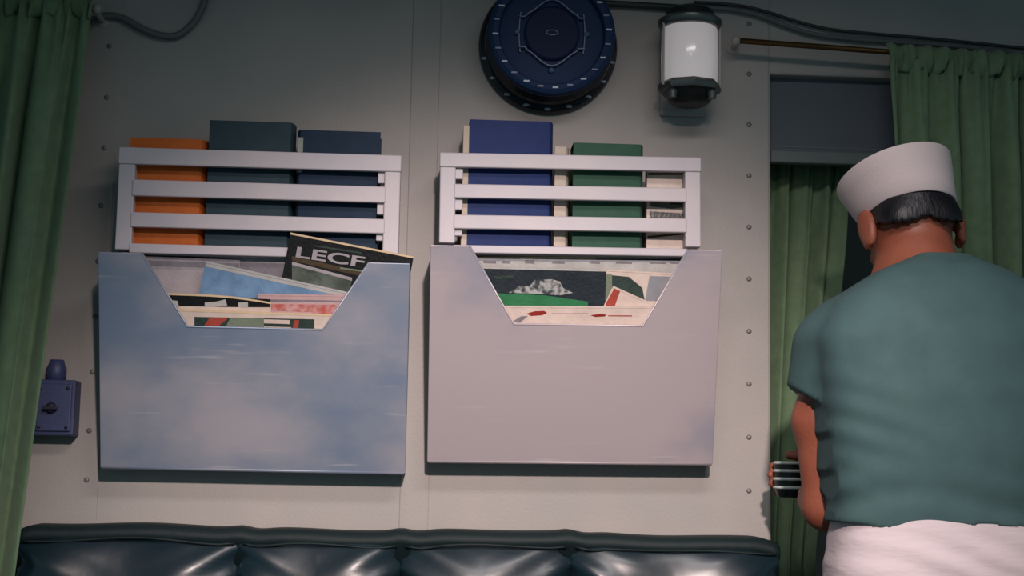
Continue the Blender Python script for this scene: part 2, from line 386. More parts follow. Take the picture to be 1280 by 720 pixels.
# ------------------------------------------------------------------ books in the racks
def book(name, label, px0, px1, ptop, zbot, m, y=-.1075, th=.055, spine='right', rnd=.004, group=None, tilt=0, pages=True):
    A = W(px0, ptop, y); B = W(px1, ptop, y); w = B.x-A.x; h = A.z-zbot
    root = empty(name, ((A.x+B.x)/2, y+th/2, zbot), label, 'book', group, (0, tilt, 0))
    c = .003; hw = w/2; hd = th/2
    bm = bmesh.new()
    # two boards and a rounded spine, one profile in plan
    s = 1 if spine == 'right' else -1
    outer = [(-hw, -hd), (hw-.012, -hd)] + [(hw-.012+.012*math.cos(a)**.8 if math.cos(a) > 0 else hw-.012, hd*math.sin(a)) for a in [(-PI/2+PI*i/10) for i in range(1, 10)]] + [(hw-.012, hd), (-hw, hd)]
    inner = [(-hw, hd-c), (hw-.015, hd-c), (hw-.008, hd*.5), (hw-.006, 0), (hw-.008, -hd*.5), (hw-.015, -hd+c), (-hw, -hd+c)]
    pts = [(s*x, y_) for x, y_ in outer+inner]
    a = [bm.verts.new((x, y_, 0)) for x, y_ in pts]; b = [bm.verts.new((x, y_, h)) for x, y_ in pts]; n = len(pts)
    fa = bm.faces.new(a); fb = bm.faces.new(b)
    for i in range(n): bm.faces.new((a[i], a[(i+1) % n], b[(i+1) % n], b[i]))
    bmesh.ops.triangulate(bm, faces=[fa, fb])
    smooth_by_angle(build('cover', bm, m, root), 35)
    if pages:
        x0, x1 = -hw+.004, hw-.010
        if s < 0: x0, x1 = -x1, -x0
        boxo('pages', x0, x1, -hd+c, hd-c, .004, h-.005, M['paper'], root)
    return root
gL, gR = 'books in the blue-pocket rack', 'books in the grey-pocket rack'
zsL, zsR = 1.5025, 1.5205
book('book', 'thick orange cloth book standing in the slatted rack', 163, 258, 171.5, zsL, M['orange_cloth'], th=.07, group=gL, rnd=.01)
book('book', 'tall dark teal cloth book beside the orange book', 262.5, 369, 150, zsL, M['teal_cloth'], th=.065, group=gL)
nb = book('book', 'dark navy cloth book with a small pale spine label, beside the dark teal book', 371, 476, 162, zsL, M['navy_cloth'], th=.062, group=gL, spine='left')
w_ = W(378, 170, -.1075).x-nb.location.x; w0 = W(371.5, 170, -.1075).x-nb.location.x
boxo('spine_label', w0+.0012, w_+.002, -.0318, -.0306, W(371, 215, -.112).z-zsL, W(371, 171, -.112).z-zsL, col('label_grey', 150, 156, 150), nb)
book('book', 'tall bright blue cloth book with cream page edge showing', 587, 693, 149, zsR, M['blue_cloth'], th=.075, group=gR)
cb = book('book', 'slim cream book squeezed between the blue book and the green book', 694, 713, 183, zsR+.0022, M['cream_cloth'], th=.07, group=gR, y=-.104)
book('book', 'dark green cloth book beside the slim cream book', 717, 806, 178, zsR+.0035, M['green_cloth'], th=.065, group=gR)
# the cream fore-edge block behind the blue book
A = W(579.5, 156, -.11); B = W(587, 156, -.11)
fb = tag(boxo('pamphlet', A.x, B.x, -.107, -.03, zsR-.001, A.z, M['paper'], bev=.001, origin=((A.x+B.x)/2, -.07, zsR)), 'narrow cream pamphlet standing edge-on beside the bright blue book', 'pamphlet')
# stack of pale papers at the end of the right crate
A = W(809, 206, -.1); B = W(865, 206, -.1)
pr = empty('picture_magazine', (A.x, -.085, zsR+.0048), 'pale magazine with dark picture bands beside the green book', 'magazine')
pw = B.x-A.x; ph = A.z-zsR-.004
boxo('cover', 0, pw, -.012, .012, 0, ph, M['cream_cover'], pr, bev=.001)
def prints(parent, quads, y):
    for pts, m in quads:
        bm = bmesh.new()
        f = bm.faces.new([bm.verts.new((x, y, z)) for x, z in pts]); f.normal_update()
        if f.normal.y > 0: f.normal_flip()
        y -= .00015
        me = bpy.data.meshes.new('printed_patch'); bm.to_mesh(me); bm.free(); link_mesh('printed_patch', me, m, parent)
u = lambda px: W(px, 260, -.097).x-A.x
v = lambda py: W(840, py, -.097).z-zsR-.003
prints(pr, [([(u(810), v(218)), (u(866), v(217)), (u(866), v(219)), (u(810), v(221))], M['brown_print']),
            ([(u(812), v(249)), (u(866), v(246)), (u(866), v(258)), (u(840), v(262)), (u(812), v(260))], M['grey_green_print']),
            ([(u(838), v(252)), (u(866), v(250)), (u(866), v(256)), (u(838), v(257))], M['black_cover']),
            ([(u(812), v(266)), (u(866), v(268)), (u(866), v(283)), (u(812), v(283))], M['black_cover']),
            ([(u(810), v(297)), (u(866), v(290)), (u(866), v(292.5)), (u(810), v(300))], M['brown_print'])], -.0124)

# ------------------------------------------------------------------ magazines in the pockets
def magazine(label, tl, tr, s, zfoot, h, m, quads, group, th=.003, edge='edge_tan', curl=0.0, letters=None):
    """tl, tr: pixels of the visible upper corners; s: how far forward in the wedge-shaped pocket"""
    slope = (.18-.065)/.395
    yf = lambda z: -(.065+slope*(z-zfoot))+.006
    nrm = Vector((0, 1, s*slope)).normalized(); p0 = Vector((0, s*yf(zfoot), zfoot))
    hit = lambda px, py: CAM + ray(px, py)*((p0-CAM).dot(nrm)/ray(px, py).dot(nrm))
    A = hit(*tl); B = hit(*tr)
    ex = (B-A).normalized(); w = (B-A).length
    ez = ex.cross(nrm).normalized()
    if ez.z < 0: ez = -ez
    ey = ez.cross(ex)
    mw = Matrix(((ex.x, ey.x, ez.x, A.x), (ex.y, ey.y, ez.y, A.y), (ex.z, ey.z, ez.z, A.z), (0, 0, 0, 1)))
    root = empty('magazine', A, label, 'magazine', group); root.matrix_world = mw
    NX = 14; bm = bmesh.new(); rows = []
    cz = lambda x: -curl*(max(0, x/w-.35)/.65)**2
    for i in range(NX+1):
        x = w*i/NX; c = cz(x)
        rows.append([bm.verts.new(p) for p in ((x, 0, c), (x, th, c), (x, th, -h), (x, 0, -h))])
    for a, b in zip(rows, rows[1:]):
        for k in range(4): bm.faces.new((a[k], a[(k+1) % 4], b[(k+1) % 4], b[k]))
    bm.faces.new(rows[0]); bm.faces.new(rows[-1])
    build('cover', bm, m, root)
    if edge:
        bm = bmesh.new(); rows = []
        for i in range(NX+1):
            x = w*i/NX; c = cz(x)
            rows.append([bm.verts.new(p) for p in ((x, -.0006, c-.0022), (x, -.0006, c+.0012), (x, th+.0004, c+.0012), (x, th+.0004, c-.0022))])
        for a, b in zip(rows, rows[1:]):
            for k in range(4): bm.faces.new((a[k], a[(k+1) % 4], b[(k+1) % 4], b[k]))
        bm.faces.new(rows[0]); bm.faces.new(rows[-1])
        build('page_edge', bm, M[edge], root)
    inv = mw.inverted(); n_ = ey
    def loc(px, py):
        d = ray(px, py); t = (A-CAM).dot(n_)/d.dot(n_); return inv @ (CAM+d*t)
    if quads:
        qs = []
        for i, (pts, mm) in enumerate(quads):
            q = []
            for p in pts:
                L = loc(*p); q.append((min(max(L.x, .001), w-.001), min(max(L.z, -h), -.0005)))
            qs.append((q, M[mm]))
        for i, (pts, mm) in enumerate(qs):
            bm = bmesh.new()
            f = bm.faces.new([bm.verts.new((x, -.0003-.00015*i, z)) for x, z in pts]); f.normal_update()
            if f.normal.y > 0: f.normal_flip()
            me = bpy.data.meshes.new('printed_patch'); bm.to_mesh(me); bm.free(); link_mesh('printed_patch', me, mm, root)
    if letters:
        txt, p0, p1, hpx, mm = letters
        cu = bpy.data.curves.new('t', 'FONT'); cu.body = txt; cu.size = 1; cu.offset = .022
        to = bpy.data.objects.new('t', cu); C.objects.link(to)
        me = bpy.data.meshes.new_from_object(to.evaluated_get(bpy.context.evaluated_depsgraph_get()))
        bpy.data.objects.remove(to)
        xs = [v_.co.x for v_ in me.vertices]; ys = [v_.co.y for v_ in me.vertices]
        a = loc(*p0); b = loc(*p1); sx = (b.x-a.x)/(max(xs)-min(xs)); sz = (hpx/680)/(max(ys)-min(ys))
        for v_ in me.vertices:
            x, y = (v_.co.x-min(xs))*sx, (v_.co.y-max(ys))*sz
            v_.co = (a.x+x, -.0022, a.z+y+(b.z-a.z)*(x/(b.x-a.x)))
        me.name = 'lettering'; link_mesh('lettering', me, M[mm], root)
    return root
GL, GR = 'magazines in the blue-stained pocket', 'magazines in the grey pocket'
mg = magazine
mg('cream magazine with a framed red and green picture, frontmost in the blue-stained pocket', (212, 387), (420, 394), .965, zb, .22, M['cream_cover'],
   [([(243, 396), (393, 399), (393, 425), (243, 425)], 'dark_green_print'), ([(262, 397), (286, 397), (268, 412), (252, 412)], 'red_print'),
    ([(288, 397), (330, 398), (330, 420), (276, 420)], 'sage_print'), ([(330, 399), (362, 400), (362, 405), (330, 404)], 'cream_cover'), ([(330, 408), (364, 409), (364, 411.5), (330, 411)], 'cream_cover'),
    ([(368, 400), (374, 400), (372, 414), (365, 414)], 'red_print')], GL, .0028)
mg('dark-topped magazine with white headline blocks and curled corner in the blue-stained pocket', (204, 367), (339, 372), .925, zb, .22, M['cream_cover'],
   [([(204, 368), (339, 374), (338, 384), (300, 384), (204, 382)], 'black_cover'), ([(256, 378), (270, 377), (282, 374), (284, 382), (256, 384)], 'white_print'), ([(298, 378), (310, 378), (310, 384), (298, 384)], 'white_print'),
    ([(208, 374), (222, 376), (224, 384), (208, 384)], 'white_print')], GL, .0028, curl=.010)
mg('pink magazine with a faded red band in the blue-stained pocket', (322, 368), (462, 370), .888, zb, .235, M['pink_cover'],
   [([(330, 374), (450, 376), (450, 378), (330, 377)], 'mauve_print'), ([(336, 380), (450, 381), (450, 400), (396, 399), (390, 390), (340, 388)], 'faded_red_print')], GL, .0028, edge='pink_cover')
mg('sky blue magazine with a thick white edge, slanting in the blue-stained pocket', (257, 327), (448, 369), .852, zb, .22, M['bluesky_print'],
   [([(257, 329), (448, 371), (448, 375), (257, 333)], 'white_print')], GL, .003, edge='white_print')
mg('black magazine with white block letters, slanting up out of the blue-stained pocket', (363, 291.5), (517, 321.5), .815, zb, .2, M['black_cover'],
   [([(365, 327), (440, 347), (440, 351), (365, 331)], 'grey_print'), ([(365, 320), (455, 340), (455, 346), (365, 326)], 'brown_print'), ([(365, 331), (440, 351), (430, 380), (365, 380)], 'grey_green_print'),
    ([(425, 334), (470, 340), (470, 342), (425, 336)], 'sage_print'), ([(392, 306), (452, 315), (452, 317.5), (392, 308)], 'dark_green_print')], GL, .0028,
   letters=('LECF', (372, 308), (457, 321), 14, 'grey_print'))
mg('pale grey magazine behind the sky blue one in the blue-stained pocket', (176, 321), (300, 326), .70, zb, .3, M['grey_print'],
   [([(176, 325), (300, 329), (300, 336), (176, 332)], 'mauve_print'), ([(176, 336), (262, 338), (262, 372), (176, 372)], 'grey_pink_print')], GL, .0028, edge='mauve_print')
mg('mauve magazine at the back of the blue-stained pocket', (262, 321), (440, 328), .62, zb, .3, M['mauve_print'],
   [([(290, 320), (440, 326), (440, 332), (300, 328)], 'grey_print')], GL, .0028, edge='grey_print')

mg('cream magazine with two red oval marks, frontmost in the grey pocket', (612, 383), (836, 384), .965, zbR, .23, M['cream_cover'],
   [([(658, 392), (668, 389), (680, 388.5), (684, 391), (678, 394), (664, 395)], 'crimson_print'), ([(738, 394), (748, 392.5), (758, 393), (756, 395.5), (744, 396)], 'crimson_print'),
    ([(640, 402), (652, 395), (660, 395), (650, 403)], 'mauve_print'), ([(690, 391), (735, 391), (735, 392), (690, 392)], 'pink_cover'), ([(760, 394), (790, 394), (790, 395.2), (760, 395)], 'red_print')], GR, .0028, edge='cream_cover')
mg('cream magazine with a red corner, slanting in the grey pocket', (766, 358), (842, 392), .915, zbR, .22, M['cream_cover'],
   [([(758, 378), (769, 358), (776, 362), (768, 384), (756, 384)], 'red_print')], GR, .0028, edge='cream_cover')
gm = mg('dark photo magazine with a white ship picture above a green band in the grey pocket', (596, 334), (758, 338), .86, zbR, .23, M['photo_dark'],
   [([(600, 366), (630, 367), (680, 369), (735, 377), (735, 384), (600, 400)], 'green_print'),
    ([(636, 366), (650, 357), (662, 358), (668, 350), (690, 349), (700, 352), (704, 360), (716, 366), (700, 369), (670, 367)], 'ship_print'),
    ([(668, 362), (676, 353), (690, 352), (698, 358), (700, 365), (684, 366)], 'ship_print'),
    ([(616, 345), (642, 344), (644, 348), (620, 349)], 'dark_green_print')], GR, .003, edge='white_print')
mg('pale magazine with a dark green triangle, beside the photo magazine in the grey pocket', (752, 337), (870, 344), .81, zbR, .25, M['cream_cover'],
   [([(753, 342), (765, 343), (765, 380), (753, 380)], 'sage_print'), ([(765, 344), (786, 346), (803, 360), (806, 376), (765, 376)], 'dark_green_print'),
    ([(812, 345), (850, 346), (840, 376), (806, 376)], 'pale_grey_print')], GR, .0028, edge='cream_cover')
mg('pale newspaper with dark headline blocks at the back of the grey pocket', (590, 324), (862, 327), .72, zbR, .3, M['white_print'],
   [([(x0, 325), (x0+w0_, 325.3), (x0+w0_, 329.5), (x0, 329)], 'mauve_print') for x0, w0_ in ((604, 16), (628, 10), (656, 12), (690, 16), (738, 12), (770, 20), (812, 20), (838, 12))], GR, .0028, edge='pale_grey_print')
mg('dark magazine with an orange edge at the back of the grey pocket', (592, 321.5), (860, 322), .64, zbR, .3, M['photo_dark'],
   [([(650, 322.4), (745, 323), (745, 324.2), (650, 323.8)], 'edge_tan')], GR, .0028, edge='edge_tan')

# ------------------------------------------------------------------ round blue wall gauge
gc = Vector((.220, 0, 1.957))
g = empty('wall_gauge', gc, 'round dark blue dial with pale tick marks, hanging above the bright blue book', 'wall dial')
def gp(name, bm, m, smooth=True):
    o = build(name, bm, m, g); return smooth_by_angle(o, 12) if smooth else o
gp('back_flange', lathe(bmesh.new(), [(.138, 0), (.139, -.012), (.136, -.020), (.128, -.024), (.05, -.024)], 'Y', 64), M['gauge_case'])
gp('case', lathe(bmesh.new(), [(.122, -.02), (.126, -.03), (.126, -.055), (.118, -.07), (.118, -.095)], 'Y', 64), M['gauge_case'])
gp('bezel', lathe(bmesh.new(), [(.118, -.086), (.1235, -.090), (.1245, -.100), (.1215, -.110), (.114, -.114), (.104, -.112), (.101, -.105), (.101, -.09)], 'Y', 72), M['gauge_blue'])
gp('dial_face', lathe(bmesh.new(), [(.102, -.098), (.085, -.1005), (.0, -.1005)], 'Y', 64), M['gauge_blue'])
gp('centre_plate', lathe(bmesh.new(), [(.054, -.099), (.054, -.106), (.050, -.108), (0, -.108)], 'Y', 48), M['gauge_dark'])
for i in range(24):
    a = 2*PI*i/24+.07
    bm = box(bmesh.new(), -.0055, .0055, -.1158, -.112, -.0016, .0016)
    t = build('tick_mark', bm, M['gauge_mark'] if i % 2 == 0 else M['gauge_line'], g); t.location = (.1105*math.cos(a), 0, .1105*math.sin(a))
for i in range(9):
    a = PI+.25+i*.33
    bm = lathe(bmesh.new(), [(0, -.0285), (.004, -.0275), (.0055, -.0235)], 'Y', 10)
    t = build('flange_bolt', bm, M['gauge_mark'], g, True); t.location = (.1315*math.cos(a), 0, .1315*math.sin(a)); t.scale = (1.3, 1, .6)
for s in (1, -1):
    pts = []
    for i in range(33):
        x = -.064+.128*i/32; z = .050+.016*math.cos(x/.064*PI*1.1) - (.004 if abs(x) > .05 else 0)
        pts.append((x, -.1085, s*z))
    gp('raised_scroll', tube(bmesh.new(), pts, .0018, 6), M['gauge_line'])
    pts = [(s*(.058+.006*math.cos(t*1.0)), -.1045, .040*t) for t in [(-1+2*i/20) for i in range(21)]]
    gp('raised_side', tube(bmesh.new(), pts, .0016, 6), M['gauge_line'])
for x, z in ((-.068, 0), (.068, 0), (0, -.074), (0, .074)):
    b = lathe(bmesh.new(), [(0, -.1085), (.005, -.107), (.0068, -.100)], 'Y', 12); t = build('stud', b, M['gauge_line'], g, True); t.location = (x, 0, z)
gp('centre_ring', tube(bmesh.new(), [(.011*math.cos(a), -.1088, .005*math.sin(a)) for a in [2*PI*i/24 for i in range(24)]], .0013, 6, True), M['gauge_line'])

# ------------------------------------------------------------------ bulkhead lamp
lc = Vector((.492, -.092, 1.843))
lm = empty('bulkhead_lamp', (lc.x, 0, lc.z), 'white glass cylinder lamp with dark metal foot mounted high on the wall', 'wall lamp')
o3 = (lc.x, 0, lc.z)
def lp(name, bm, m, ang=40): return smooth_by_angle(build(name, bm, m, lm, origin=None), ang)
def Z(prof, n=40): return lathe(bmesh.new(), prof, 'Z', n, (0, lc.y, 0))
lp('glass', Z([(.050, .022), (.0545, .028), (.0555, .08), (.0545, .132), (.050, .138)]), M['opal'])
lp('lower_ring', Z([(.042, .006), (.060, .008), (.0625, .013), (.0625, .020), (.057, .026), (.045, .027)], 8), M['lamp_metal'], 30)
lp('foot_cap', Z([(0, -.018), (.030, -.018), (.040, -.012), (.046, .0), (.052, .008), (.04, .010)], 16), M['lamp_dark'])
lp('upper_ring', Z([(.045, .134), (.058, .136), (.0625, .142), (.0625, .150), (.055, .156), (.03, .158)]), M['lamp_metal'])
lp('top_cap', Z([(.05, .156), (.046, .170), (.03, .178), (0, .179)]), M['lamp_dark'])
lp('back_plate', box(bmesh.new(), -.045, .045, -.014, 0, -.02, .185, .004), M['trim'])
for z in (.150, .012):
    lp('bracket_arm', box(bmesh.new(), -.016, .016, lc.y+.045, -.010, z-.006, z+.008, .002), M['lamp_metal'])
for a in (-2.75, -.15, 1.2):
    x, y = .0595*math.cos(a), lc.y+.0595*math.sin(a)
    lp('guard_rod', tube(bmesh.new(), [(x, y, .016), (x, y, .146)], .0022, 8), M['trim'])
for a in (-2.45, -.7):
    x, y = .050*math.cos(a), lc.y+.050*math.sin(a)
    lp('wing_nut', lathe(bmesh.new(), [(0, -.012), (.008, -.011), (.010, .002), (.006, .008)], 'Z', 12, (x, y, 0)), M['lamp_metal'])

# ------------------------------------------------------------------ cables and rods
def cable(name, pts, r, m, label, cat, group=None):
    P_ = catmull(pts, 8); bm = tube(bmesh.new(), P_, r, 10)
    o = build(name, bm, m, None, True, origin=P_[0]); return tag(o, label, cat, group)
cable('cable', [W(88, 36, -.02), W(112, 26, -.014), W(132, 20, -.012), W(152, 22, -.011), W(178, 36, -.011), W(200, 44, -.011), W(222, 44, -.011), W(242, 28, -.011), W(254, 6, -.011), W(262, -30, -.011), W(268, -110, -.011)], .0072, M['cable'],
      'grey cable looping up the wall from behind the draped curtain', 'cable')
cable('conduit', [W(752, 4, -.012), W(790, 6, -.012), W(855, 10, -.012)], .007, M['cable_dark'],
      'short dark conduit running between the round dial and the lamp', 'conduit')
cable('cable', [W(868, 9, -.014), W(893, 10, -.012), W(915, 12, -.012), W(948, 19, -.012), W(985, 33, -.012), W(1020, 43, -.012), W(1070, 49, -.012), W(1130, 53, -.012), W(1200, 58, -.012), W(1290, 70, -.012), W(1400, 76, -.012)], .0048, M['cable'],
      'thick grey cable sagging from the lamp along the top of the doorway', 'cable')
cable('cable', [W(868, 3, -.012), W(893, 4, -.010), W(930, 8, -.010), W(962, 16, -.010), W(1000, 28, -.010), W(1040, 37, -.010), W(1100, 43, -.010), W(1160, 48, -.010), W(1230, 55, -.010), W(1300, 62, -.010), W(1400, 68, -.010)], .0034, M['cable_dark'],
      'thin dark cable running just above the thick grey cable', 'cable')
def rod(a, b, label):
    a, b = Vector(a), Vector(b)
    r = empty('curtain_rod', a, label, 'curtain rod')
    build('rod', tube(bmesh.new(), [Vector(), b-a], .0058, 12), M['brass'], r, True)
    for p in (Vector((.006 if b.x > a.x else -.006, 0, 0)), (b-a)*.995):
        smooth_by_angle(build('bracket', lathe(bmesh.new(), [(.013, 0), (.013, -.003), (.006, -.006), (.006, a.y-p.y-.0)], 'Y', 14, (p.x, -a.y, p.z)), M['trim'], r))
    build('finial', lathe(bmesh.new(), [(0, -.011), (.007, -.008), (.0095, 0), (.007, .008), (0, .011)], 'Z', 14), M['trim'], r, True)
    return r
ra, rb = W(920, 50.5, -.06), W(1112, 65, -.06)
rdir = (rb-ra)/(rb.x-ra.x)
rod(ra, ra+rdir*.93, 'brass curtain rod over the doorway beside the lamp')
la = W(121, 11, -.085)
rod(la, la+Vector((-.85, 0, .0)), 'brass curtain rod carrying the curtain drawn beside the blue switch')

# ------------------------------------------------------------------ doorway shade
sh = empty('door_shade', (1.08, .03, ZL), 'dark grey shade panel drawn partly down inside the doorway top', 'shade')
boxo('panel', -.402, .41, 0, .008, 1.765-ZL, .03, M['shade_panel'], sh)
boxo('bottom_rail', -.402, .41, -.006, .014, 1.742-ZL, 1.768-ZL, M['shade_rail'], sh, bev=.003)
boxo('stitched_seam', -.402, .41, -.001, .0, 1.775-ZL, 1.777-ZL, M['shade_rail'], sh)

# ------------------------------------------------------------------ curtains
def curtain(name, label, xa, xb, za, zb_, y, folds, amp, lean=lambda x, t: 0, head=.0, seed=0, squeeze=lambda t: 1, zt=lambda x: 0, anchor='l'):
    root = empty(name, ((xa+xb)/2, y, zb_), label, 'curtain')
    rnd = random.Random(seed)
    NX, NZ = folds*16, 70
    offs = [rnd.uniform(-.35, .35) for _ in range(folds+2)]; am = [rnd.uniform(.65, 1.25) for _ in range(folds+2)]
    bm = bmesh.new(); G = []
    for i in range(NX+1):
        u = i/NX; row = []
        fi = u*folds; k = int(min(fi, folds-1)); fr = fi-k
        o = offs[k]*(1-sstep(fr))+offs[k+1]*sstep(fr); a_ = am[k]*(1-fr)+am[k+1]*fr
        for j in range(NZ+1):
            t = j/NZ
            ww = (xb-xa)*squeeze(t)
            x0 = xa+(xb-xa)*u if False else ((xa+ww*u) if anchor == 'l' else (xb-ww*(1-u)))
            z = za+zt(x0)*(1-t)-(za-zb_)*t
            ph = 2*PI*(fi)+o*2
            env = .45+.55*sstep(t*8)
            d = amp*a_*env*(1-2.0*abs(math.cos(ph/2+.25*math.sin(ph*.5+2*t)))**.9+.18*math.sin(1.7*ph+o*5+2*t))
            # tight gathers near the heading
            d += amp*.45*math.exp(-t*22)*math.sin(ph*3+o*9)
            x = x0+lean(u, t)+.3*amp*math.cos(ph)*env
            dz = head*math.exp(-t*30)*math.sin(ph*2+o*4)
            row.append(bm.verts.new((x, y+d, z+dz)))
        G.append(row)
    for i in range(NX):
        for j in range(NZ): bm.faces.new((G[i][j], G[i+1][j], G[i+1][j+1], G[i][j+1]))
    o = build('cloth', bm, M['curtain'], root, True, origin=root.location)
    sm = o.modifiers.new('thickness', 'SOLIDIFY'); sm.thickness = .002
    # gathered heading
    bm = bmesh.new(); G = []
    n = folds*14
    for i in range(n+1):
        u = i/n; x = xa+(xb-xa)*u; zt_ = za+zt(x)
        ph = 2*PI*folds*1.7*u; row = []
        for j in range(9):
            t = j/8
            yy = y - .010*math.sin(PI*t) - .012*math.sin(ph+1.5*t)*(.5+.5*t) - .006*math.sin(ph*2.3)
            row.append(bm.verts.new((x+.004*math.sin(ph*1.3+t*3), yy, zt_+.028-.052*t+.006*math.sin(ph*.7)*t)))
        G.append(row)
    for i in range(n):
        for j in range(8): bm.faces.new((G[i][j], G[i+1][j], G[i+1][j+1], G[i][j+1]))
    hd = build('heading', bm, M['curtain'], root, True, origin=root.location)
    sm = hd.modifiers.new('thickness', 'SOLIDIFY'); sm.thickness = .002
    return root
# right front curtain hanging from the brass rod
cxa = W(1106, 110, -.075).x
curtain('curtain', 'green curtain gathered on the brass rod behind the person', cxa, 1.50, ra.z-.02, .04, -.085, 10, .025, zt=lambda x: rdir.z*(x-ra.x), head=.004, seed=3)
# inner curtain inside the doorway
curtain('curtain', 'green curtain hanging inside the doorway below the dark shade', XJ-.03, W(1064, 260, .12).x, 1.80, .04, .12, 5, .022, seed=11, squeeze=lambda t: 1-.40*min(1, t/.48))
# left curtain, drawn aside towards its foot
lxr = W(110, 90, -.10).x
botx = W(18, 700, -.10).x
slant = (botx-lxr)/(1.94-.93)
curtain('curtain', 'green curtain with slanting folds drawn beside the blue switch box', lxr-.62, lxr, la.z+.0, .04, -.105, 10, .026,
        lean=lambda u, t: slant*(la.z-.04)*t*.92*(.6+.4*u), head=.004, seed=21, anchor='r')

# ------------------------------------------------------------------ blue switch box
sb = empty('switch_box', (-.706, 0, 1.16), 'slate blue switch box on the wall beside the draped green curtain', 'switch box')
boxo('body', -.040, .037, -.048, -.0, .0, .106, M['switch_blue'], sb, bev=.004)
boxo('cover_plate', -.034, .031, -.053, -.046, .008, .098, M['switch_blue'], sb, bev=.003)
build('conduit_gland', lathe(bmesh.new(), [(.019, .100), (.019, .128), (.016, .134), (.013, .145), (0, .145)], 'Z', 20, (-.006, -.026, 0)), M['switch_blue'], sb, True)
kb = lathe(bmesh.new(), [(.011, -.052), (.010, -.058), (.006, -.062), (0, -.062)], 'Y', 16, (-.006, 0, .052)); build('knob', kb, M['switch_dark'], sb, True)
boxo('toggle', -.020, .008, -.066, -.058, .048, .056, M['switch_dark'], sb, bev=.002)
for x, z in ((-.027, .016), (.024, .016), (-.027, .09), (.024, .09)):
    build('screw', lathe(bmesh.new(), [(0, -.0555), (.003, -.055), (.0036, -.052)], 'Y', 8, (x, 0, z)), M['switch_dark'], sb, True)

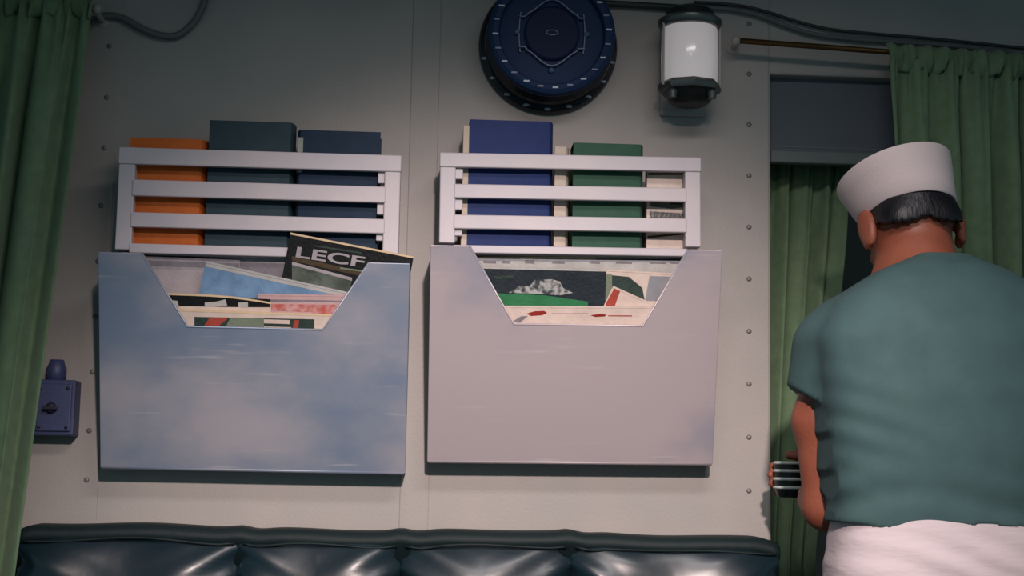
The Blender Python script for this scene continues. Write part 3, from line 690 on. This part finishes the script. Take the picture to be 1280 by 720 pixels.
# ------------------------------------------------------------------ person (implicit surfaces meshed with surface nets)
class Field:
    def __init__(s, lo, hi, h):
        s.lo = np.array(lo, float); s.h = h
        s.n = np.ceil((np.array(hi)-s.lo)/h).astype(int)+1
        s.f = np.full(s.n, 1.0, np.float32)
        s.ax = [(s.lo[i]+h*np.arange(s.n[i])).astype(np.float32) for i in range(3)]
    def sub(s, lo, hi):
        a = np.clip(np.floor((np.array(lo)-s.lo)/s.h).astype(int), 0, s.n); b = np.clip(np.ceil((np.array(hi)-s.lo)/s.h).astype(int)+1, 0, s.n)
        sl = tuple(slice(a[i], b[i]) for i in range(3))
        X = s.ax[0][sl[0]][:, None, None]; Y = s.ax[1][sl[1]][None, :, None]; Z_ = s.ax[2][sl[2]][None, None, :]
        return sl, X, Y, Z_
    def union(s, sl, d, k):
        a = s.f[sl]
        if k > 0:
            hh = np.clip(.5+.5*(d-a)/k, 0, 1); s.f[sl] = d*(1-hh)+a*hh-k*hh*(1-hh)
        else: s.f[sl] = np.minimum(a, d)
    def capsule(s, p, q, r0, r1, k=.02):
        p, q = np.array(p, float), np.array(q, float); m = max(r0, r1)+k+.03
        sl, X, Y, Z_ = s.sub(np.minimum(p, q)-m, np.maximum(p, q)+m)
        d = q-p; L = max(d.dot(d), 1e-9)
        t = np.clip(((X-p[0])*d[0]+(Y-p[1])*d[1]+(Z_-p[2])*d[2])/L, 0, 1)
        D_ = np.sqrt((X-p[0]-t*d[0])**2+(Y-p[1]-t*d[1])**2+(Z_-p[2]-t*d[2])**2)-(r0+(r1-r0)*t)
        s.union(sl, D_, k)
    def chain(s, pts, rs, k=.02):
        for i in range(len(pts)-1): s.capsule(pts[i], pts[i+1], rs[i], rs[i+1], k)
    def ellipsoid(s, c, r, R_=None, k=.02):
        c = np.array(c, float); r = np.array(r, float); m = max(r)+k+.03
        sl, X, Y, Z_ = s.sub(c-m, c+m); X = X-c[0]; Y = Y-c[1]; Z_ = Z_-c[2]
        if R_ is not None:   # R_: columns are local axes
            R_ = np.array(R_, float); x = X*R_[0, 0]+Y*R_[1, 0]+Z_*R_[2, 0]; y = X*R_[0, 1]+Y*R_[1, 1]+Z_*R_[2, 1]; z = X*R_[0, 2]+Y*R_[1, 2]+Z_*R_[2, 2]
        else: x, y, z = X+0*Y+0*Z_, Y+0*X+0*Z_, Z_+0*X+0*Y
        k0 = np.sqrt((x/r[0])**2+(y/r[1])**2+(z/r[2])**2)+1e-6; k1 = np.sqrt((x/r[0]**2)**2+(y/r[1]**2)**2+(z/r[2]**2)**2)+1e-6
        s.union(sl, k0*(k0-1)/k1, k)
    def loft(s, zs_, cx, cy, a, b, off=0, n=2.9, k=.02, disp=None):
        zz = s.ax[2]; g_ = lambda v_: _sm(zz, zs_, v_)
        A_, B_ = np.maximum(g_(a)+off, 1e-3)[None, None, :], np.maximum(g_(b)+off, 1e-3)[None, None, :]
        X = s.ax[0][:, None, None]-g_(cx)[None, None, :]; Y = s.ax[1][None, :, None]-g_(cy)[None, None, :]
        q = (np.abs(X/A_)**n+np.abs(Y/B_)**n)**(1/n)
        D_ = (q-1)*np.minimum(A_, B_)
        Zc = zz[None, None, :]
        D_ = np.maximum(D_, np.maximum(Zc-zs_[-1]-off, zs_[0]-Zc))
        if disp is not None: D_ = D_+disp(s.ax[0][:, None, None], s.ax[1][None, :, None], Zc)
        s.union((slice(None),)*3, D_.astype(np.float32), k)
    def cut(s, p, n_):          # keep the side opposite to n_
        n_ = np.array(n_, float); n_ /= np.linalg.norm(n_)
        d = (s.ax[0][:, None, None]-p[0])*n_[0]+(s.ax[1][None, :, None]-p[1])*n_[1]+(s.ax[2][None, None, :]-p[2])*n_[2]
        s.f = np.maximum(s.f, d.astype(np.float32))
    def mesh(s, name, m, parent, loc):
        f = s.f.copy(); f[0] = 1; f[-1] = 1; f[:, 0] = 1; f[:, -1] = 1; f[:, :, 0] = 1; f[:, :, -1] = 1
        ins = f < 0; nx, ny, nz = f.shape
        cnt = np.zeros((nx-1, ny-1, nz-1), np.int8)
        for dx in (0, 1):
            for dy in (0, 1):
                for dz in (0, 1): cnt += ins[dx:nx-1+dx, dy:ny-1+dy, dz:nz-1+dz]
        act = np.argwhere((cnt > 0) & (cnt < 8)); idx = np.full(cnt.shape, -1, np.int32); idx[tuple(act.T)] = np.arange(len(act))
        acc = np.zeros((len(act), 3)); num = np.zeros(len(act))
        co = [(dx, dy, dz) for dx in (0, 1) for dy in (0, 1) for dz in (0, 1)]
        val = [f[act[:, 0]+c[0], act[:, 1]+c[1], act[:, 2]+c[2]].astype(float) for c in co]
        for i in range(8):
            for j in range(i+1, 8):
                if sum(abs(co[i][q]-co[j][q]) for q in range(3)) != 1: continue
                x = (val[i] < 0) != (val[j] < 0); t = np.where(x, val[i]/np.where(x, val[i]-val[j], 1), 0)
                p = np.array(co[i])[None]+t[:, None]*(np.array(co[j])-np.array(co[i]))[None]
                acc += p*x[:, None]; num += x
        V = s.lo+(act+acc/num[:, None])*s.h-np.array(loc)
        F_ = []
        for ax in range(3):
            b, c = (ax+1) % 3, (ax+2) % 3
            i0 = [slice(None)]*3; i1 = [slice(None)]*3; i0[ax] = slice(0, -1); i1[ax] = slice(1, None)
            e0, e1 = ins[tuple(i0)], ins[tuple(i1)]
            for sgn in (0, 1):
                E_ = np.argwhere((e0 & ~e1) if sgn == 0 else (~e0 & e1))
                if not len(E_): continue
                def cell(db, dc):
                    q = E_.copy(); q[:, b] -= db; q[:, c] -= dc; return idx[tuple(q.T)]
                q = np.stack([cell(1, 1), cell(0, 1), cell(0, 0), cell(1, 0)], 1)
                F_.append(q if sgn == 0 else q[:, ::-1])
        F_ = np.concatenate(F_)
        me = bpy.data.meshes.new(name); me.vertices.add(len(V)); me.vertices.foreach_set('co', V.astype(np.float32).ravel())
        me.loops.add(len(F_)*4); me.loops.foreach_set('vertex_index', F_.astype(np.int32).ravel())
        me.polygons.add(len(F_)); me.polygons.foreach_set('loop_start', np.arange(0, len(F_)*4, 4, dtype=np.int32))
        me.update(); me.validate()
        return link_mesh(name, me, m, parent, True)
def _sm(z, zs_, v_):
    fine = np.linspace(zs_[0]-.1, zs_[-1]+.1, 800); y = np.interp(fine, zs_, v_); kx = 13
    y = np.convolve(np.pad(y, kx, 'edge'), np.ones(2*kx+1)/(2*kx+1), 'valid')
    return np.interp(z, fine, y)

YP = -.50
CX = W(1187, 500, YP).x
root_p = (CX, YP, 0)
person = empty('person', root_p, 'person seen from behind in teal t-shirt, white trousers and white sailor cap, holding a cup', 'person')
# head frame
Hc = W(1139, 285, -.37)
bow, hroll = math.radians(16), math.radians(-3)
RH = Matrix.Rotation(hroll, 3, 'Y') @ Matrix.Rotation(-bow, 3, 'X')
Rn = np.array(RH)
def HL(x, y, z): return np.array(Hc + RH @ Vector((x, y, z)))
neck0 = np.array(W(1156, 362, -.44)); 
# arm joints
Sh = np.array((CX-.178, -.435, 1.338)); El = np.array(W(1032, 634, -.40)); Wr = np.array(W(1022, 602, -.235))
ShR = np.array((CX+.178, -.435, 1.338)); ElR = np.array((CX+.235, -.42, 1.07)); WrR = np.array((CX+.14, -.27, 1.12))
cupc = W(988, 600, -.175)
tz = [.98, 1.06, 1.15, 1.25, 1.34, 1.405, 1.44, 1.465, 1.482]
ta = [.198, .197, .205, .214, .222, .184, .132, .090, .04]
tb = [.115, .115, .120, .126, .126, .115, .098, .075, .04]
tcx = [CX]*9
tcy = [-.50, -.505, -.51, -.505, -.49, -.475, -.468, -.462, -.46]
pz = [.70, .74, .80, .88, .97, 1.03, 1.07]
pa = [.06, .13, .178, .197, .196, .186, .18]; pb = [.05, .085, .112, .125, .125, .115, .11]; pcx = [CX]*7; pcy = [-.5]*7

body = Field((CX-.33, -.72, -.005), (CX+.33, .0, 1.66), .0055)
body.loft(tz, tcx, tcy, ta, tb, off=-.014, k=.0)
body.loft(pz, pcx, pcy, pa, pb, off=-.014, k=.03)
for sx in (-1, 1):
    hip = (CX+sx*.092, -.50, .86); kn = (CX+sx*.10, -.485, .48); an = (CX+sx*.105, -.51, .09)
    body.chain([hip, kn, an], [.088, .055, .036], .03)
    body.capsule((CX+sx*.105, -.52, .035), (CX+sx*.12, -.36, .025), .034, .026, .02)
for S_, E_, W_ in ((Sh, El, Wr), (ShR, ElR, WrR)):
    body.capsule(S_+np.array((0, 0, -.02)), S_+(E_-S_)*.30, .040, .043, .02); bow_ = S_+(E_-S_)*.48+np.array((-.021 if S_[0] < CX else .021, 0, 0)); body.chain([S_, bow_, E_], [.038, .039, .0355], .02)
    mid = E_+(W_-E_)*.3; body.chain([E_, mid, W_], [.036, .039, .026], .02)
body.capsule(neck0, HL(0, -.018, -.055), .070, .060, .02)
body.capsule(neck0+np.array((-.055, .02, -.05)), HL(-.02, -.01, -.07), .055, .05, .03)
body.ellipsoid(HL(0, .004, .028), (.0755, .095, .095), Rn, .02)
body.ellipsoid(HL(0, .036, -.050), (.060, .066, .066), Rn, .03)
body.ellipsoid(HL(0, .090, -.090), (.022, .016, .018), Rn, .02)
body.chain([HL(0, .098, .014), HL(0, .118, -.022)], [.009, .013], .01)
for sx in (-1, 1):
    body.ellipsoid(HL(sx*.013, .108, -.024), (.010, .010, .008), Rn, .008)
    body.capsule(HL(sx*.012, .094, .030), HL(sx*.045, .082, .030), .009, .008, .012)
    body.ellipsoid(HL(sx*.035, .080, -.022), (.020, .016, .015), Rn, .015)
    e_ = Matrix.Rotation(sx*math.radians(24), 3, 'Z') @ Matrix.Identity(3)
    Re = np.array(RH @ Matrix.Rotation(-sx*math.radians(22), 3, 'Z') @ Matrix.Rotation(math.radians(-8), 3, 'X'))
    body.ellipsoid(HL(sx*.083, -.012, -.004), (.0105, .022, .037), Re, .006)
    body.ellipsoid(HL(sx*.081, .000, -.030), (.008, .010, .012), Rn, .006)
body.chain([HL(-.022, .096, -.060), HL(0, .101, -.058), HL(.022, .096, -.060)], [.004, .0055, .004], .006)
body.chain([HL(-.018, .096, -.068), HL(0, .100, -.069), HL(.018, .096, -.068)], [.004, .0055, .004], .006)
# left hand round the cup: palm on its right side, fingers behind, thumb over the rim
def hand(c, r, wr, mirror=1):
    c = np.array(c); mx = mirror
    pc = c+np.array((mx*(r+.014), -.012, .0))
    body.chain([wr, c+np.array((mx*(r+.018), -.035, .002)), c+np.array((mx*(r+.014), .012, .0))], [.025, .022, .017], .015)
    body.chain([c+np.array((mx*(r+.015), -.030, .018)), c+np.array((mx*(r+.011), .020, .024))], [.013, .012], .012)
    body.chain([c+np.array((mx*(r+.015), -.026, -.020)), c+np.array((mx*(r+.011), .020, -.026))], [.013, .012], .012)
    for i, (z0, Lf) in enumerate(((.028, 2.0), (.010, 2.2), (-.008, 2.05), (-.025, 1.7))):
        pts = []; rr = r+.009
        for q in range(5):
            an_ = .35+Lf*q/4; pts.append(c+np.array((mx*rr*math.cos(an_), rr*math.sin(an_), z0*(1-.1*q/4))))
        body.chain([c+np.array((mx*(r+.012), -.005, z0))]+pts, [.0095, .0095, .009, .0088, .0082, .0075], .004)
    rr = r*.6
    body.chain([c+np.array((mx*(r+.014), -.030, .018)), c+np.array((mx*(r+.004), -.026, .036)), c+np.array((mx*.014, -.016, .0445)), c+np.array((-mx*.006, -.010, .0445))], [.012, .0105, .0095, .008], .006)
hand(cupc, .030, Wr, 1)
# right hand, relaxed curl
hr = WrR+np.array((-.02, .05, .0))
body.chain([WrR, hr], [.025, .022], .015)
for i in range(4):
    b0 = hr+np.array((.006-.004*i, .02, .026-.018*i)); 
    body.chain([hr+np.array((0, 0, .02-.014*i)), b0+np.array((0, .02, 0)), b0+np.array((-.02, .045-.004*i, -.004)), b0+np.array((-.042, .046-.004*i, -.008))], [.011, .0092, .0088, .0075], .005)
body.chain([WrR+np.array((-.008, .02, .02)), hr+np.array((-.026, .014, .034)), hr+np.array((-.044, .036, .03))], [.012, .010, .0082], .006)
body.mesh('body', M['skin'], person, root_p)

# t-shirt
def fold(x, y, z):
    # drag folds from the armpit and slack above the hem
    lx = x-CX
    s1 = np.exp(-((lx+.17)/.075)**2)*np.exp(-((z-1.19)/.085)**2)*np.sin((z+.35*lx)*140)*.0011
    s2 = np.exp(-((z-1.075)/.05)**2)*np.sin(z*95+np.sin(lx*18)*1.7)*.0018
    s3 = .0025*np.sin(lx*21+z*9)*np.exp(-((z-1.12)/.12)**2)
    return (s1+s2+s3)
shf = Field((CX-.34, -.70, 1.0), (CX+.34, -.28, 1.52), .0055)
shf.loft(tz, tcx, tcy, ta, tb, off=.004, k=0, disp=fold)
for S_, E_ in ((Sh, El), (ShR, ElR)):
    ax_ = (E_-S_)/np.linalg.norm(E_-S_); out = np.array((-1 if S_[0] < CX else 1, 0, 0))
    shf.capsule(S_+np.array((0, .005, -.012)), S_+ax_*.17+out*.022, .061, .064, .045)
hemz = 1.034
shf.f = np.maximum(shf.f, (hemz+.005*np.sin((shf.ax[0]-CX)*26+1.2)[:, None, None]-shf.ax[2][None, None, :])).astype(np.float32)
fz = shf
# sleeve ends
for S_, E_, sgn in ((Sh, El, -1), (ShR, ElR, 1)):
    ax_ = (E_-S_)/np.linalg.norm(E_-S_); p = S_+ax_*.122
    X = fz.ax[0][:, None, None]; Y = fz.ax[1][None, :, None]; Zc = fz.ax[2][None, None, :]
    an_ = ax_+np.array((sgn*.6, 0, 0)); an_ /= np.linalg.norm(an_)
    d = (X-p[0])*an_[0]+(Y-p[1])*an_[1]+(Zc-p[2])*an_[2]
    tor = (sgn*(X-CX) - np.interp(fz.ax[2], tz, ta)[None, None, :]-.006)   # outside the trunk only
    fz.f = np.where(tor+0*d > 0, np.maximum(fz.f, d), fz.f).astype(np.float32)
# neck opening
nk = np.array(W(1150, 345, -.43))
sl, X, Y, Zc = shf.sub(nk-.12, nk+.14)
axn = HL(0, -.018, -.055)-neck0; axn /= np.linalg.norm(axn)
q = nk; t = (X-q[0])*axn[0]+(Y-q[1])*axn[1]+(Zc-q[2])*axn[2]
rad = np.sqrt((X-q[0]-t*axn[0])**2+(Y-q[1]-t*axn[1])**2+(Zc-q[2]-t*axn[2])**2)-.071
rad = np.maximum(rad, -t-.0)
shf.f[sl] = np.maximum(shf.f[sl], -rad)
shf.mesh('t_shirt', M['shirt'], person, root_p)

# trousers
def tfold(x, y, z):
    lx = x-CX
    return .0028*np.sin((z+.05*np.sin(lx*9))*130+lx*6)*np.exp(-((z-.985)/.035)**2)*np.exp(-((lx+.02)/.16)**2)
tr = Field((CX-.26, -.70, .05), (CX+.26, -.30, 1.09), .0065)
tr.loft(pz, pcx, pcy, pa, pb, off=.009, k=0, disp=tfold)
for sx in (-1, 1):
    hip = (CX+sx*.093, -.50, .86); kn = (CX+sx*.098, -.485, .48); an = (CX+sx*.103, -.50, .05)
    tr.chain([hip, kn, an], [.103, .076, .080], .05)
tr.cut((CX, 0, .085), (0, 0, -1)); tr.cut((CX, 0, 1.062), (0, 0, 1))
tr.mesh('trousers', M['trousers'], person, root_p)
# shoes
for sx in (-1, 1):
    f = Field((CX+sx*.11-.08, -.62, -.02), (CX+sx*.11+.08, -.28, .14), .006)
    f.chain([(CX+sx*.105, -.545, .042), (CX+sx*.112, -.44, .04), (CX+sx*.122, -.35, .032)], [.042, .044, .040], .02)
    f.capsule((CX+sx*.105, -.52, .05), (CX+sx*.105, -.51, .09), .042, .042, .02)
    f.cut((0, 0, .0), (0, 0, -1)); f.mesh('shoe', M['shoe'], person, root_p)
# hair: cap of hair showing between the hat and the nape
hf = Field(np.array(Hc)-.13, np.array(Hc)+.15, .0035)
hf.ellipsoid(HL(0, .000, .029), (.0785, .0955, .0975), Rn, 0)
hf.capsule(HL(-.03, -.050, -.012), HL(.03, -.050, -.012), .043, .043, .02)
lowp = HL(0, -.08, -.026); nlow = RH @ Vector((0, .42, -1))
X = hf.ax[0][:, None, None]; Y = hf.ax[1][None, :, None]; Zc = hf.ax[2][None, None, :]
nl = np.array(nlow.normalized())
dl = (X-lowp[0])*nl[0]+(Y-lowp[1])*nl[1]+(Zc-lowp[2])*nl[2]
lxh = (X-Hc.x)*Rn[0, 0]+(Y-Hc.y)*Rn[1, 0]+(Zc-Hc.z)*Rn[2, 0]
dl = dl - .012*np.cos(lxh*60)*0 + .010*np.exp(-(lxh/.018)**2) + .002*np.sin(lxh*420)
hf.f = np.maximum(hf.f, dl.astype(np.float32))
hf.cut(HL(0, .062, .05), np.array(RH @ Vector((0, 1, -.25))))
hf.mesh('hair', M['hair'], person, root_p)
for sx in (-1, 1):
    bm = bmesh.new(); bmesh.ops.create_uvsphere(bm, u_segments=14, v_segments=10, radius=.0115)
    e = build('eye', bm, M['eye'], person, True); e.location = Vector(HL(sx*.031, .080, .010))-Vector(root_p)
# sailor cap: soft crown inside a tall turned-up brim
bm = bmesh.new()
NS = 72
def capring(rx, ry, z, dx=0, tilt=0, wob=0):
    out = []
    for i in range(NS):
        a = 2*PI*i/NS; w_ = 1+wob*math.sin(3*a+.6)+wob*.6*math.sin(5*a)
        x, y = rx*math.cos(a)*w_, ry*math.sin(a)*w_
        out.append(bm.verts.new(HL(x+dx, y, z+tilt*x)-np.array(root_p)))
    return out
prof = [(.074, .094, .028, 0, .02), (.0795, .099, .0245, 0, .02), (.0825, .102, .027, 0, .02), (.088, .108, .050, -.006, .05), (.096, .116, .082, -.012, .09), (.1005, .120, .102, -.016, .12), (.1005, .120, .106, -.016, .12), (.0975, .117, .106, -.016, .12), (.092, .111, .082, -.012, .09),
        (.083, .103, .045, -.006, .04), (.080, .099, .06, -.006, .04), (.077, .095, .085, -.008, .04), (.066, .084, .102, -.008, .04), (.04, .05, .112, -.008, .03), (.012, .015, .114, -.008, .0)]
rings = [capring(a, b, c, d, t, .006 if c > .03 else 0) for a, b, c, d, t in prof]
for a, b in zip(rings, rings[1:]):
    for i in range(NS): bm.faces.new((a[i], a[(i+1) % NS], b[(i+1) % NS], b[i]))
bm.faces.new(rings[-1])
smooth_by_angle(build('sailor_cap', bm, M['cap'], person), 55)

# ringed cup in the hand
cp = empty('cup', (cupc.x, cupc.y, cupc.z-.032), "dark cup with pale horizontal rings in the person's hand", 'cup')
smooth_by_angle(build('body', lathe(bmesh.new(), [(0, 0), (.022, 0), (.026, .006), (.0285, .016), (.029, .066), (.0265, .066), (.026, .008), (0, .008)], 'Z', 36), M['cup_dark'], cp))
for z in (.018, .0335, .0485, .063):
    build('ring', tube(bmesh.new(), [(.0292*math.cos(a), .0292*math.sin(a), z) for a in [2*PI*i/36 for i in range(36)]], .0029, 8, True), M['cup_ring'], cp, True)
